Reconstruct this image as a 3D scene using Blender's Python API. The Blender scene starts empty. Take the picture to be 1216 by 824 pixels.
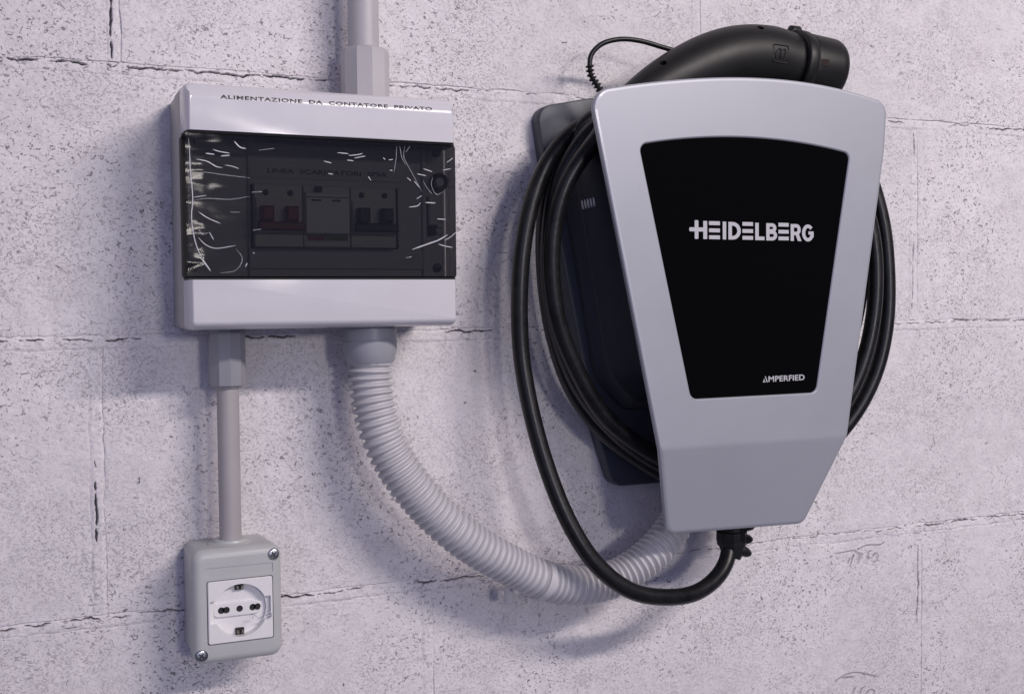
import bpy, bmesh, math, random
import numpy as np
from mathutils import Vector, Matrix

random.seed(7)
rng = np.random.default_rng(7)
scene = bpy.context.scene
col = scene.collection

# ------------------------------------------------------------------ camera
CAMROT = [[0.912416, 0.024276, -0.408544], [-0.409143, 0.029731, -0.911986], [-0.009993, 0.999263, 0.03706]]
CAMPOS = (-0.39773, -0.88784, 1.41767)
cam_data = bpy.data.cameras.new('camera')
cam = bpy.data.objects.new('camera', cam_data)
col.objects.link(cam)
_m = Matrix(CAMROT).to_4x4()
_m.translation = Vector(CAMPOS)
cam.matrix_world = _m
cam_data.sensor_fit = 'HORIZONTAL'
cam_data.sensor_width = 36.0
cam_data.lens = 36.0 * 1380.0 / 1216.0
cam_data.clip_start = 0.01
cam_data.clip_end = 60.0
scene.camera = cam

# ------------------------------------------------------------------ light of the garage
world = bpy.data.worlds.new('World')
scene.world = world
world.use_nodes = True
bg = world.node_tree.nodes['Background']
bg.inputs['Color'].default_value = (0.64, 0.64, 1.0, 1)
bg.inputs['Strength'].default_value = 0.105

def area(name, loc, target, sx, sy, power, colour):
    l = bpy.data.lights.new(name, 'AREA')
    l.shape = 'RECTANGLE'
    l.size, l.size_y = sx, sy
    l.energy = power
    l.color = colour
    o = bpy.data.objects.new(name, l)
    col.objects.link(o)
    o.location = loc
    d = Vector(target) - Vector(loc)
    z = -d.normalized()
    x = Vector((1, 0, 0)); x = (x - z * x.dot(z)).normalized()
    y = z.cross(x)
    o.matrix_world = Matrix((( x.x, y.x, z.x, loc[0]), (x.y, y.y, z.y, loc[1]), (x.z, y.z, z.z, loc[2]), (0, 0, 0, 1)))
    return o
area('ceiling_tube_light', (1.00, -2.03, 2.62), (0.1, 0, 1.40), 1.20, 0.13, 42.5, (1.0, 0.905, 0.865))
area('far_tube_light', (0.33, -6.0, 2.05), (0.0, 0, 1.4), 0.55, 0.45, 56.0, (1.0, 0.93, 0.88))
area('blue_fill_light', (-1.0, -5.0, 2.6), (0.0, 0, 1.4), 7.5, 4.0, 72.0, (0.57, 0.60, 1.0))  # added unseen fill that tints the shadows blue, no known door

scene.view_settings.view_transform = 'Standard'
scene.view_settings.look = 'None'
scene.view_settings.exposure = 0.0
scene.view_settings.gamma = 1.0
scene.render.film_transparent = False
try:
    scene.cycles.max_bounces = 8
    scene.cycles.transparent_max_bounces = 16
    scene.cycles.use_denoising = True
except Exception:
    pass

# ------------------------------------------------------------------ materials
def mat(name, base, rough=0.5, metal=0.0, spec=0.5, bump=None, mottle=None, coat=0.0):
    m = bpy.data.materials.new(name)
    m.use_nodes = True
    nt = m.node_tree
    b = nt.nodes['Principled BSDF']
    b.inputs['Base Color'].default_value = (*base, 1)
    b.inputs['Roughness'].default_value = rough
    b.inputs['Metallic'].default_value = metal
    b.inputs['Specular IOR Level'].default_value = spec
    if coat:
        b.inputs['Coat Weight'].default_value = coat
        b.inputs['Coat Roughness'].default_value = 0.12
    g = nt.nodes.new('ShaderNodeNewGeometry')
    if mottle:                                   # (scale, amount): faint dirt and handling marks in the colour
        n = nt.nodes.new('ShaderNodeTexNoise')
        n.inputs['Scale'].default_value = mottle[0]
        n.inputs['Detail'].default_value = 6
        n.inputs['Roughness'].default_value = 0.7
        nt.links.new(g.outputs['Position'], n.inputs['Vector'])
        r = nt.nodes.new('ShaderNodeMapRange')
        r.inputs['From Min'].default_value = 0.3
        r.inputs['From Max'].default_value = 0.7
        r.inputs['To Min'].default_value = 1 - mottle[1]
        r.inputs['To Max'].default_value = 1 + mottle[1] * 0.5
        nt.links.new(n.outputs['Fac'], r.inputs['Value'])
        v = nt.nodes.new('ShaderNodeVectorMath'); v.operation = 'SCALE'
        v.inputs[0].default_value = base
        nt.links.new(r.outputs['Result'], v.inputs['Scale'])
        nt.links.new(v.outputs['Vector'], b.inputs['Base Color'])
        r2 = nt.nodes.new('ShaderNodeMapRange')
        r2.inputs['To Min'].default_value = max(rough - 0.08, 0.02)
        r2.inputs['To Max'].default_value = min(rough + 0.10, 1)
        nt.links.new(n.outputs['Fac'], r2.inputs['Value'])
        nt.links.new(r2.outputs['Result'], b.inputs['Roughness'])
    if bump:                                     # (scale, strength, distance)
        n = nt.nodes.new('ShaderNodeTexNoise')
        n.inputs['Scale'].default_value = bump[0]
        n.inputs['Detail'].default_value = 3
        nt.links.new(g.outputs['Position'], n.inputs['Vector'])
        bp = nt.nodes.new('ShaderNodeBump')
        bp.inputs['Strength'].default_value = bump[1]
        bp.inputs['Distance'].default_value = bump[2]
        nt.links.new(n.outputs['Fac'], bp.inputs['Height'])
        nt.links.new(bp.outputs['Normal'], b.inputs['Normal'])
    return m

def wall_material(name, tint, speck=1.0):
    """White paint rolled over rough aggregate blocks: the pores the roller missed stay bare and dark."""
    m = bpy.data.materials.new(name)
    m.use_nodes = True
    nt = m.node_tree; N = nt.nodes; L = nt.links
    b = N['Principled BSDF']
    b.inputs['Roughness'].default_value = 0.75
    b.inputs['Specular IOR Level'].default_value = 0.25
    g = N.new('ShaderNodeNewGeometry')
    def noise(scale, detail, dist=0.0, rough=0.5, vec=None):
        n = N.new('ShaderNodeTexNoise')
        n.inputs['Scale'].default_value = scale
        n.inputs['Detail'].default_value = detail
        n.inputs['Distortion'].default_value = dist
        n.inputs['Roughness'].default_value = rough
        L.new(vec or g.outputs['Position'], n.inputs['Vector'])
        return n.outputs['Fac']
    def ramp(src, a, c, lo=0.0, hi=1.0):
        r = N.new('ShaderNodeMapRange'); r.interpolation_type = 'SMOOTHSTEP'
        for k, v in (('From Min', a), ('From Max', c), ('To Min', lo), ('To Max', hi)):
            r.inputs[k].default_value = v
        L.new(src, r.inputs['Value'])
        return r.outputs['Result']
    def math_(op, a, c):
        r = N.new('ShaderNodeMath'); r.operation = op
        for i, v in enumerate((a, c)):
            if isinstance(v, (int, float)): r.inputs[i].default_value = v
            else: L.new(v, r.inputs[i])
        return r.outputs[0]
    # squashed coordinates make the pores small slanting flecks
    mp = N.new('ShaderNodeMapping')
    mp.inputs['Rotation'].default_value = (0, math.radians(35), 0)
    mp.inputs['Scale'].default_value = (1.0, 1.0, 1.25)
    L.new(g.outputs['Position'], mp.inputs['Vector'])
    patch = ramp(noise(14, 3), 0.38, 0.66, 0.30, 1.0)
    patch2 = ramp(noise(9, 4), 0.40, 0.62, 0.22, 1.0)
    fine = ramp(noise(520, 2.5, 0.9, 0.6, mp.outputs['Vector']), 0.555, 0.625)
    mid = ramp(noise(300, 2.5, 1.2, 0.55, mp.outputs['Vector']), 0.605, 0.655)
    big = ramp(noise(125, 3, 1.6, 0.6), 0.69, 0.74)
    fine = math_('MULTIPLY', math_('MULTIPLY', fine, patch), 0.36 * speck)
    mid = math_('MULTIPLY', math_('MULTIPLY', mid, patch2), 0.76 * speck)
    big = math_('MULTIPLY', big, 0.80 * speck)
    att = N.new('ShaderNodeAttribute'); att.attribute_name = 'bare'
    pore = math_('MAXIMUM', math_('MAXIMUM', fine, mid), math_('MAXIMUM', big, att.outputs['Fac']))
    tone = ramp(noise(4.5, 6), 0.3, 0.7, 0.93, 1.04)
    tone2 = ramp(noise(60, 4), 0.3, 0.7, 0.95, 1.04)
    vs = N.new('ShaderNodeVectorMath'); vs.operation = 'SCALE'
    vs.inputs[0].default_value = tint
    L.new(math_('MULTIPLY', tone, tone2), vs.inputs['Scale'])
    warm = N.new('ShaderNodeMix'); warm.data_type = 'RGBA'; warm.blend_type = 'MULTIPLY'
    L.new(ramp(noise(28, 3), 0.5, 0.7, 0, 0.4), warm.inputs['Factor'])
    L.new(vs.outputs['Vector'], warm.inputs[6]); warm.inputs[7].default_value = (1.0, 0.955, 0.955, 1)
    mx = N.new('ShaderNodeMix'); mx.data_type = 'RGBA'
    L.new(pore, mx.inputs['Factor'])
    L.new(warm.outputs[2], mx.inputs[6])
    mx.inputs[7].default_value = (0.080, 0.074, 0.092, 1)
    L.new(mx.outputs[2], b.inputs['Base Color'])
    h = math_('SUBTRACT', math_('MULTIPLY', noise(300, 4, 0.3, 0.6), 0.55), math_('MULTIPLY', pore, 0.9))
    h = math_('ADD', h, math_('MULTIPLY', noise(75, 3), 0.9))
    bp = N.new('ShaderNodeBump')
    bp.inputs['Strength'].default_value = 0.7
    bp.inputs['Distance'].default_value = 0.0014
    L.new(h, bp.inputs['Height'])
    L.new(bp.outputs['Normal'], b.inputs['Normal'])
    return m

def clear(name, tint, rough=0.05, gloss=1.0, haze=0.0, haze_col=(0.7, 0.7, 0.8), ior=1.45, bump=None):
    """Thin clear plastic: straight-through tint, a Fresnel sheen, and a little milky scatter."""
    m = bpy.data.materials.new(name)
    m.use_nodes = True
    nt = m.node_tree; N = nt.nodes; L = nt.links
    N.remove(N['Principled BSDF'])
    out = N['Material Output']
    tr = N.new('ShaderNodeBsdfTransparent'); tr.inputs['Color'].default_value = (*tint, 1)
    gl = N.new('ShaderNodeBsdfGlossy'); gl.inputs['Roughness'].default_value = rough
    fr = N.new('ShaderNodeFresnel'); fr.inputs['IOR'].default_value = ior
    mul = N.new('ShaderNodeMath'); mul.operation = 'MULTIPLY'; mul.inputs[1].default_value = gloss
    L.new(fr.outputs[0], mul.inputs[0])
    mix = N.new('ShaderNodeMixShader')
    L.new(mul.outputs[0], mix.inputs[0]); L.new(tr.outputs[0], mix.inputs[1]); L.new(gl.outputs[0], mix.inputs[2])
    last = mix
    if bump:
        g = N.new('ShaderNodeNewGeometry')
        n = N.new('ShaderNodeTexNoise'); n.inputs['Scale'].default_value = bump[0]; n.inputs['Detail'].default_value = 2
        L.new(g.outputs['Position'], n.inputs['Vector'])
        bp = N.new('ShaderNodeBump'); bp.inputs['Strength'].default_value = bump[1]; bp.inputs['Distance'].default_value = bump[2]
        L.new(n.outputs['Fac'], bp.inputs['Height'])
        L.new(bp.outputs['Normal'], gl.inputs['Normal']); L.new(bp.outputs['Normal'], fr.inputs['Normal'])
    if haze:
        df = N.new('ShaderNodeBsdfDiffuse'); df.inputs['Color'].default_value = (*haze_col, 1)
        mh = N.new('ShaderNodeMixShader'); mh.inputs[0].default_value = haze
        L.new(last.outputs[0], mh.inputs[1]); L.new(df.outputs[0], mh.inputs[2])
        last = mh
    L.new(last.outputs[0], out.inputs['Surface'])
    return m

M = dict(
    block=wall_material('painted_block', (0.755, 0.725, 0.74)),
    mortar=wall_material('painted_mortar', (0.765, 0.735, 0.75), 0.75),
    box=mat('white_box_plastic', (0.66, 0.65, 0.68), 0.15, mottle=(35, 0.025), bump=(900, 0.04, 0.0003)),
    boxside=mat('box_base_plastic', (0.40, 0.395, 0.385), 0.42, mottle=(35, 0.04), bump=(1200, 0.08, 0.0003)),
    inner=mat('grey_inner_panel', (0.46, 0.46, 0.46), 0.5, mottle=(30, 0.04)),
    breaker=mat('breaker_plastic', (0.52, 0.52, 0.49), 0.45),
    white_label=mat('white_label', (0.68, 0.68, 0.68), 0.5),
    red=mat('red_toggle', (0.22, 0.018, 0.015), 0.4),
    green=mat('green_flag', (0.09, 0.15, 0.05), 0.5),
    black=mat('black_plastic', (0.018, 0.018, 0.019), 0.42, bump=(700, 0.1, 0.0003)),
    ink=mat('black_ink', (0.012, 0.012, 0.016), 0.28),
    gap=mat('dark_gasket', (0.010, 0.010, 0.012), 0.6),
    smoke=clear('smoked_window', (0.215, 0.216, 0.210), 0.05, 0.12, ior=1.40),
    film=clear('clear_film', (0.97, 0.97, 0.98), 0.09, 0.30, 0.010, (0.6, 0.6, 0.9), 1.35),
    tape=clear('clear_tape', (0.98, 0.98, 0.98), 0.08, 0.5, 0.03, (0.8, 0.8, 0.8), 1.4),
    crease_glint=[clear('painted_glint_faint', (0.95, 0.95, 0.97), 0.2, 1.0, 0.13, (0.8, 0.8, 0.86), 1.45),  # milky white colour stands in for glints along the film's creases
            clear('painted_glint', (0.85, 0.85, 0.88), 0.2, 1.4, 0.42, (0.85, 0.85, 0.9), 1.5),
            clear('painted_glint_sharp', (0.7, 0.7, 0.72), 0.16, 1.8, 0.55, (0.92, 0.92, 0.95), 1.5)],
    pipe=mat('pale_conduit', (0.47, 0.455, 0.47), 0.42, mottle=(25, 0.06), bump=(500, 0.06, 0.0004)),
    pipe2=mat('warm_grey_conduit', (0.40, 0.38, 0.38), 0.48, mottle=(25, 0.07), bump=(500, 0.06, 0.0004)),
    fitting=mat('grey_fitting', (0.29, 0.29, 0.32), 0.36, mottle=(40, 0.05)),  # grey lowered to hold the shade under the box
    hose=mat('grey_corrugated_plastic', (0.57, 0.56, 0.58), 0.36, mottle=(30, 0.05)),
    gland=mat('hose_gland_plastic', (0.34, 0.345, 0.385), 0.38, mottle=(40, 0.05)),  # colour darkened to carry the box's shadow
    socket=mat('grey_socket_box', (0.48, 0.49, 0.485), 0.34, mottle=(45, 0.05), bump=(900, 0.05, 0.0003)),
    insert=mat('white_socket', (0.80, 0.79, 0.79), 0.26, mottle=(60, 0.03)),
    steel=mat('zinc_screw', (0.50, 0.52, 0.54), 0.32, metal=1.0, mottle=(300, 0.25)),
    brass=mat('earth_contact', (0.40, 0.37, 0.33), 0.35, metal=1.0, mottle=(300, 0.3)),
    silver=mat('silver_cover', (0.40, 0.412, 0.455), 0.42, metal=0.25, spec=0.45, bump=(2200, 0.12, 0.0002), mottle=(12, 0.02), coat=0.18),
    glass=mat('black_display', (0.0030, 0.0030, 0.0033), 0.10, spec=0.06),
    print=mat('silver_print', (0.50, 0.50, 0.53), 0.45),
    navy=mat('dark_blue_housing', (0.024, 0.029, 0.045), 0.48, bump=(800, 0.1, 0.0003), mottle=(30, 0.08)),
    backp=mat('anthracite_back_plate', (0.042, 0.049, 0.070), 0.45, bump=(800, 0.1, 0.0003), mottle=(30, 0.08)),
    slit=mat('pale_vent_slot', (0.80, 0.80, 0.84), 0.5),
    rubber=mat('black_cable_rubber', (0.0105, 0.0105, 0.0115), 0.33, spec=0.36, bump=(260, 0.20, 0.0006), mottle=(90, 0.6)),
    plug=mat('black_plug_plastic', (0.011, 0.011, 0.0115), 0.45, spec=0.34, bump=(1500, 0.18, 0.0003), mottle=(40, 0.15)),
    pin=mat('plug_recess', (0.018, 0.010, 0.008), 0.6, spec=0.2),
    pencil=mat('scratch_mark', (0.30, 0.28, 0.31), 0.7),
)

# ------------------------------------------------------------------ helpers
def tag(o, label=None, cat=None, group=None, kind=None):
    if label: o['label'] = label
    if cat: o['category'] = cat
    if group: o['group'] = group
    if kind: o['kind'] = kind
    return o

def empty(name, loc, label, cat, group=None):
    o = bpy.data.objects.new(name, None)
    o.empty_display_size = 0.02
    o.location = loc
    col.objects.link(o)
    return tag(o, label, cat, group)

def link(name, me, material, parent=None, smooth=True, angle=35, label=None):
    o = bpy.data.objects.new(name, me)
    if material is not None:
        me.materials.append(material)
    if smooth:
        me.polygons.foreach_set('use_smooth', [True] * len(me.polygons))
        try: me.set_sharp_from_angle(angle=math.radians(angle))
        except Exception: pass
    col.objects.link(o)
    if parent is not None:
        o.parent = parent
        p = Vector((0, 0, 0)); q = parent
        while q is not None:
            p += Vector(q.location); q = q.parent
        o.location = -p                       # meshes are written in wall coordinates
    if label: o['label'] = label
    return o

def obj(name, bm, material, parent=None, smooth=True, angle=35, label=None):
    bmesh.ops.remove_doubles(bm, verts=bm.verts, dist=1e-6)
    bmesh.ops.recalc_face_normals(bm, faces=bm.faces)
    me = bpy.data.meshes.new(name)
    bm.to_mesh(me); bm.free()
    return link(name, me, material, parent, smooth, angle, label)

def fillet(pts, n=7):
    """2D corner list (x, z, r) -> outline with rounded corners."""
    out = []
    k = len(pts)
    for i in range(k):
        p0 = np.array(pts[i - 1][:2]); p = np.array(pts[i][:2]); p1 = np.array(pts[(i + 1) % k][:2]); r = pts[i][2]
        a = p0 - p; c = p1 - p
        la, lc = np.linalg.norm(a), np.linalg.norm(c)
        a, c = a / la, c / lc
        cosang = np.clip(a @ c, -1, 1)
        half = math.acos(cosang) / 2
        t = r / max(math.tan(half), 1e-6)
        t = min(t, 0.48 * la, 0.48 * lc)
        if r <= 0 or t < 1e-7:
            out.append(tuple(p)); continue
        s, e = p + a * t, p + c * t
        for j in range(n + 1):                # quadratic through the corner reads as an arc
            u = j / n
            w = 0.5 + 0.5 * math.sin(half)
            b0, b1, b2 = (1 - u) ** 2, 2 * u * (1 - u) * math.sin(half), u * u
            q = (s * b0 + p * b1 + e * b2) / (b0 + b1 + b2)
            out.append(tuple(q))
    return out

def ccw(o):
    a = sum(o[i - 1][0] * o[i][1] - o[i][0] * o[i - 1][1] for i in range(len(o)))
    return o if a > 0 else o[::-1]

def inset(o, d):
    o = ccw(o)
    P_ = np.array(o); n = len(o)
    res = []
    for i in range(n):
        e0 = P_[i] - P_[i - 1]; e1 = P_[(i + 1) % n] - P_[i]
        n0 = np.array((-e0[1], e0[0])) / (np.linalg.norm(e0) + 1e-12)
        n1 = np.array((-e1[1], e1[0])) / (np.linalg.norm(e1) + 1e-12)
        m = n0 + n1
        m = m / (np.linalg.norm(m) + 1e-12)
        c = max(m @ n0, 0.35)
        res.append(tuple(P_[i] + m * d / c))
    return res

def prism(bm, outline, profile, front=True, back=True):
    """Stack of inset copies of an outline; profile = [(inset, distance from wall)] from the back to the front."""
    o = ccw(outline)
    rings = []
    for ins, d in profile:
        q = inset(o, ins) if ins else o
        rings.append([bm.verts.new((x, -d, z)) for x, z in q])
    n = len(o)
    for a, b in zip(rings, rings[1:]):
        for i in range(n):
            bm.faces.new((a[i], a[(i + 1) % n], b[(i + 1) % n], b[i]))
    if front: bm.faces.new(rings[-1])
    if back: bm.faces.new(rings[0][::-1])
    return bm

def roundp(d0, d1, r, n=5, back=0.0):
    """profile with a rounded front edge of radius r"""
    pr = [(back, d0)] if not back else [(back, d0), (0, d0 + back)]
    if back == 0: pr = [(0, d0)]
    for j in range(n + 1):
        a = j / n * math.pi / 2
        pr.append((r * (1 - math.cos(a)), d1 - r + r * math.sin(a)))
    return pr

def rect(x0, x1, z0, z1, r=0.0, n=5):
    return fillet([(x0, z0, r), (x1, z0, r), (x1, z1, r), (x0, z1, r)], n)

def box(bm, x0, x1, d0, d1, z0, z1, bev=0.0):
    if bev: return prism(bm, rect(x0, x1, z0, z1), [(0, d0), (0, d1 - bev), (bev, d1)])
    return prism(bm, rect(x0, x1, z0, z1), [(0, d0), (0, d1)])

def disc(bm, x, z, r, profile, n=24, sx=1.0):
    return prism(bm, [(x + sx * r * math.cos(2 * math.pi * i / n), z + r * math.sin(2 * math.pi * i / n)) for i in range(n)], profile)

def lathe(bm, x, d, prof, n=32, facets=False):
    """vertical turned piece: prof = [(r, z)]"""
    rings = []
    for r, z in prof:
        rings.append([bm.verts.new((x + r * math.cos(2 * math.pi * (i + .5) / n), -d + r * math.sin(2 * math.pi * (i + .5) / n), z)) for i in range(n)])
    for a, b in zip(rings, rings[1:]):
        for i in range(n):
            bm.faces.new((a[i], a[(i + 1) % n], b[(i + 1) % n], b[i]))
    bm.faces.new(rings[0][::-1]); bm.faces.new(rings[-1])
    return bm

def spline(pts, step):
    """Catmull-Rom through rows of any width, resampled at even arc length (first three columns)."""
    p = np.array(pts, float)
    q = np.vstack([2 * p[0] - p[1], p, 2 * p[-1] - p[-2]])
    out = []
    for i in range(1, len(q) - 2):
        a, b, c, d = q[i - 1], q[i], q[i + 1], q[i + 2]
        t0 = 0; t1 = np.linalg.norm(b[:3] - a[:3]) ** .5; t2 = t1 + np.linalg.norm(c[:3] - b[:3]) ** .5; t3 = t2 + np.linalg.norm(d[:3] - c[:3]) ** .5
        for t in np.linspace(t1, t2, 24, endpoint=False):
            A1 = a * (t1 - t) / (t1 - t0) + b * (t - t0) / (t1 - t0)
            A2 = b * (t2 - t) / (t2 - t1) + c * (t - t1) / (t2 - t1)
            A3 = c * (t3 - t) / (t3 - t2) + d * (t - t2) / (t3 - t2)
            B1 = A1 * (t2 - t) / (t2 - t0) + A2 * (t - t0) / (t2 - t0)
            B2 = A2 * (t3 - t) / (t3 - t1) + A3 * (t - t1) / (t3 - t1)
            out.append(B1 * (t2 - t) / (t2 - t1) + B2 * (t - t1) / (t2 - t1))
    out.append(q[-2])
    out = np.array(out)
    s = np.concatenate([[0], np.cumsum(np.linalg.norm(np.diff(out[:, :3], axis=0), axis=1))])
    m = max(2, int(s[-1] / step) + 1)
    u = np.linspace(0, s[-1], m)
    return np.stack([np.interp(u, s, out[:, k]) for k in range(out.shape[1])], 1), u

def smooth_path(p, k=1):
    for _ in range(k):
        p[1:-1] = (p[:-2] + 2 * p[1:-1] + p[2:]) / 4
    return p

def tube(bm, path, radius, n=16, cap=True, squash=None):
    """sweep a circle along a path of (x, y, z); radius = number or list; squash = (flattening across, direction)"""
    p = np.array(path, float)[:, :3]
    t = np.gradient(p, axis=0); t /= np.linalg.norm(t, axis=1)[:, None] + 1e-12
    rad = np.full(len(p), radius) if np.isscalar(radius) else np.array(radius)
    up = np.array((0, -1.0, 0))
    if abs(t[0] @ up) > .9: up = np.array((0, 0, 1.0))
    nrm = up - t[0] * (t[0] @ up); nrm /= np.linalg.norm(nrm)
    rings = []
    for i in range(len(p)):
        nrm = nrm - t[i] * (t[i] @ nrm); nrm /= np.linalg.norm(nrm)
        b = np.cross(t[i], nrm)
        ring = []
        for j in range(n):
            a = 2 * math.pi * j / n
            off = (nrm * math.cos(a) * (squash or 1.0) + b * math.sin(a)) * rad[i]
            ring.append(bm.verts.new(p[i] + off))
        rings.append(ring)
    for a, b in zip(rings, rings[1:]):
        for j in range(n):
            bm.faces.new((a[j], a[(j + 1) % n], b[(j + 1) % n], b[j]))
    if cap:
        bm.faces.new(rings[0][::-1]); bm.faces.new(rings[-1])
    return bm

def xyz(rows):                                    # (x, distance from wall, z, ...) -> (x, y, z, ...)
    return [(r[0], -r[1], r[2], *r[3:]) for r in rows]

def boolean(target, cutters, op='DIFFERENCE'):
    for c in cutters:
        md = target.modifiers.new('cut', 'BOOLEAN'); md.object = c; md.operation = op; md.solver = 'EXACT'
    dg = bpy.context.evaluated_depsgraph_get(); dg.update()
    me = bpy.data.meshes.new_from_object(target.evaluated_get(dg))
    target.modifiers.clear()
    target.data = me
    me.polygons.foreach_set('use_smooth', [True] * len(me.polygons))
    try: me.set_sharp_from_angle(angle=math.radians(30))
    except Exception: pass
    for c in cutters:
        cm = c.data; bpy.data.objects.remove(c, do_unlink=True); bpy.data.meshes.remove(cm)
    return target

def lettering(name, body, x0, x1, z, height, d, material, parent, slope=0.0, weight=0.0, spacing=1.0, depth=0.0003, surf=None, word=1.0):
    """flat printed words fitted between x0 and x1, cap height given, standing a hair proud of the surface"""
    cu = bpy.data.curves.new(name, 'FONT')
    cu.body = body; cu.size = 1.0; cu.space_character = spacing; cu.space_word = word
    cu.offset = weight; cu.extrude = 0.01; cu.resolution_u = 4
    tmp = bpy.data.objects.new(name, cu); col.objects.link(tmp)
    dg = bpy.context.evaluated_depsgraph_get(); dg.update()
    me = bpy.data.meshes.new_from_object(tmp.evaluated_get(dg))
    bpy.data.objects.remove(tmp, do_unlink=True); bpy.data.curves.remove(cu)
    co = np.empty(len(me.vertices) * 3); me.vertices.foreach_get('co', co); co = co.reshape(-1, 3)
    lo, hi = co.min(0), co.max(0)
    X = x0 + (co[:, 0] - lo[0]) / (hi[0] - lo[0]) * (x1 - x0)
    Zr = (co[:, 1] - lo[1]) / (hi[1] - lo[1]) * height
    Z = z + Zr + slope * (X - x0)
    D = (np.array([surf(v) for v in Z]) if surf else d) + np.where(co[:, 2] > 0, depth, -0.0002)
    me.vertices.foreach_set('co', np.stack([X, -D, Z], 1).ravel())
    me.materials.clear()
    return link(name, me, material, parent, smooth=False)

# numpy value noise, used to roughen the block and mortar meshes
def vnoise(x, z, scale, seed):
    x = np.asarray(x) * scale; z = np.asarray(z) * scale
    xi = np.floor(x).astype(np.int64); zi = np.floor(z).astype(np.int64)
    fx, fz = x - xi, z - zi
    fx = fx * fx * (3 - 2 * fx); fz = fz * fz * (3 - 2 * fz)
    def h(a, b):
        v = (a * 374761393 + b * 668265263 + seed * 974711) & 0x7fffffff
        v = ((v ^ (v >> 13)) * 1274126177) & 0x7fffffff
        return ((v ^ (v >> 16)) & 0xffff) / 65535.0
    return (h(xi, zi) * (1 - fx) + h(xi + 1, zi) * fx) * (1 - fz) + (h(xi, zi + 1) * (1 - fx) + h(xi + 1, zi + 1) * fx) * fz
def fbm(x, z, scale, seed, n=4):
    s = 0; a = 1; t = 0
    for i in range(n):
        s = s + a * vnoise(x, z, scale * 2 ** i, seed + i * 17); t += a; a *= .55
    return s / t

def sheet(name, X, Y, Z, material, parent, bare=None):
    """grid mesh from 2-D arrays"""
    h, w = X.shape
    me = bpy.data.meshes.new(name)
    v = np.stack([X, Y, Z], -1).reshape(-1, 3)
    i = np.arange(h * w).reshape(h, w)
    f = np.stack([i[:-1, :-1], i[:-1, 1:], i[1:, 1:], i[1:, :-1]], -1).reshape(-1, 4)
    me.vertices.add(len(v)); me.vertices.foreach_set('co', v.ravel())
    me.loops.add(f.size); me.loops.foreach_set('vertex_index', f.ravel())
    me.polygons.add(len(f)); me.polygons.foreach_set('loop_start', np.arange(0, f.size, 4)); me.polygons.foreach_set('loop_total', np.full(len(f), 4))
    me.update(); me.validate()
    a = me.attributes.new('bare', 'FLOAT', 'POINT')
    a.data.foreach_set('value', (np.zeros(len(v)) if bare is None else bare.ravel()).astype(np.float32))
    return link(name, me, material, parent, smooth=True, angle=180)

# ------------------------------------------------------------------ the wall: painted concrete blocks, mortar joints between
wall_bm = bmesh.new()
box(wall_bm, -1.8, 2.4, -0.21, -0.012, 0.20, 2.60)
wall = obj('wall', wall_bm, M['mortar'], smooth=False)
tag(wall, 'rough white painted concrete block wall with cracked mortar joints', None, None, 'structure')

COURSES = [0.186, 0.389, 0.592, 0.793, 0.9945, 1.194, 1.397, 1.594, 1.795, 1.995, 2.195, 2.395, 2.60]
J = 0.0085                                        # mortar joint
first = {4: -0.069 - .005, 5: -0.326, 6: -0.0555, 7: -0.3085}
def block_edges(ci):
    x0 = first.get(ci, -0.30 + 0.23 * (ci % 2))
    return x0
def build_blocks():
    for ci in range(len(COURSES) - 1):
        zb, zt = COURSES[ci] + 0.0, COURSES[ci + 1] - J
        x = block_edges(ci)
        pitch = 0.4955 if ci != 4 else 0.521
        k0 = int(math.floor((-1.7 - x) / pitch)); k1 = int(math.ceil((2.3 - x) / pitch))
        for k in range(k0, k1):
            xa, xb = x + k * pitch, x + (k + 1) * pitch - J
            near = ci in (4, 5, 6, 7, 8) and xb > -0.55 and xa < 0.75
            st = 0.0022 if near else 0.012
            # grid with extra rows at the edge so the arris is ragged and rounded
            def axis(a, b):
                n = max(4, int((b - a) / st))
                e = np.array([0, .0006, .0013, .0022, .0035])
                return np.concatenate([a + e, np.linspace(a + .0055, b - .0055, n), b - e[::-1]])
            ax, az = axis(xa, xb), axis(zb, zt)
            X, Z = np.meshgrid(ax, az)
            seed = ci * 31 + k * 7
            Y = (fbm(X, Z, 95, 3) - .5) * 0.0011 + (fbm(X, Z, 12, 9, 2) - .5) * 0.0016 + (fbm(X, Z, 310, 5, 2) - .5) * .0005
            ed = np.minimum(np.minimum(X - xa, xb - X), np.minimum(Z - zb, zt - Z))
            rag = 0.0003 + 0.0022 * np.clip(fbm(X, Z, 130, 21) * 1.9 - .62, 0, 1)
            gate = np.clip((fbm(X, Z, 13, 88, 3) - .47) * 5, 0.03, 1)
            roll = np.clip(1 - ed / (rag * gate + .0002), 0, 1)
            Y = Y + roll ** 2 * 0.0035 * gate
            Y = np.where(ed <= 1e-6, 0.012, Y)
            bare = np.clip((roll - .55) * 1.4, 0, .5) * gate * (fbm(X, Z, 160, 44) > .54)
            # the lip of the block edge shifts a little so no joint is ruler straight
            wob = (fbm(X, Z, 45, 61, 4) - .5) * 0.0048
            fall = np.exp(-ed / .004)
            X2 = X + np.where(np.minimum(X - xa, xb - X) < .02, wob * fall, 0)
            Z2 = Z + np.where(np.minimum(Z - zb, zt - Z) < .02, wob * fall, 0)
            sheet('concrete_block', X2, Y, Z2, M['block'], wall, bare)
build_blocks()

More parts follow.
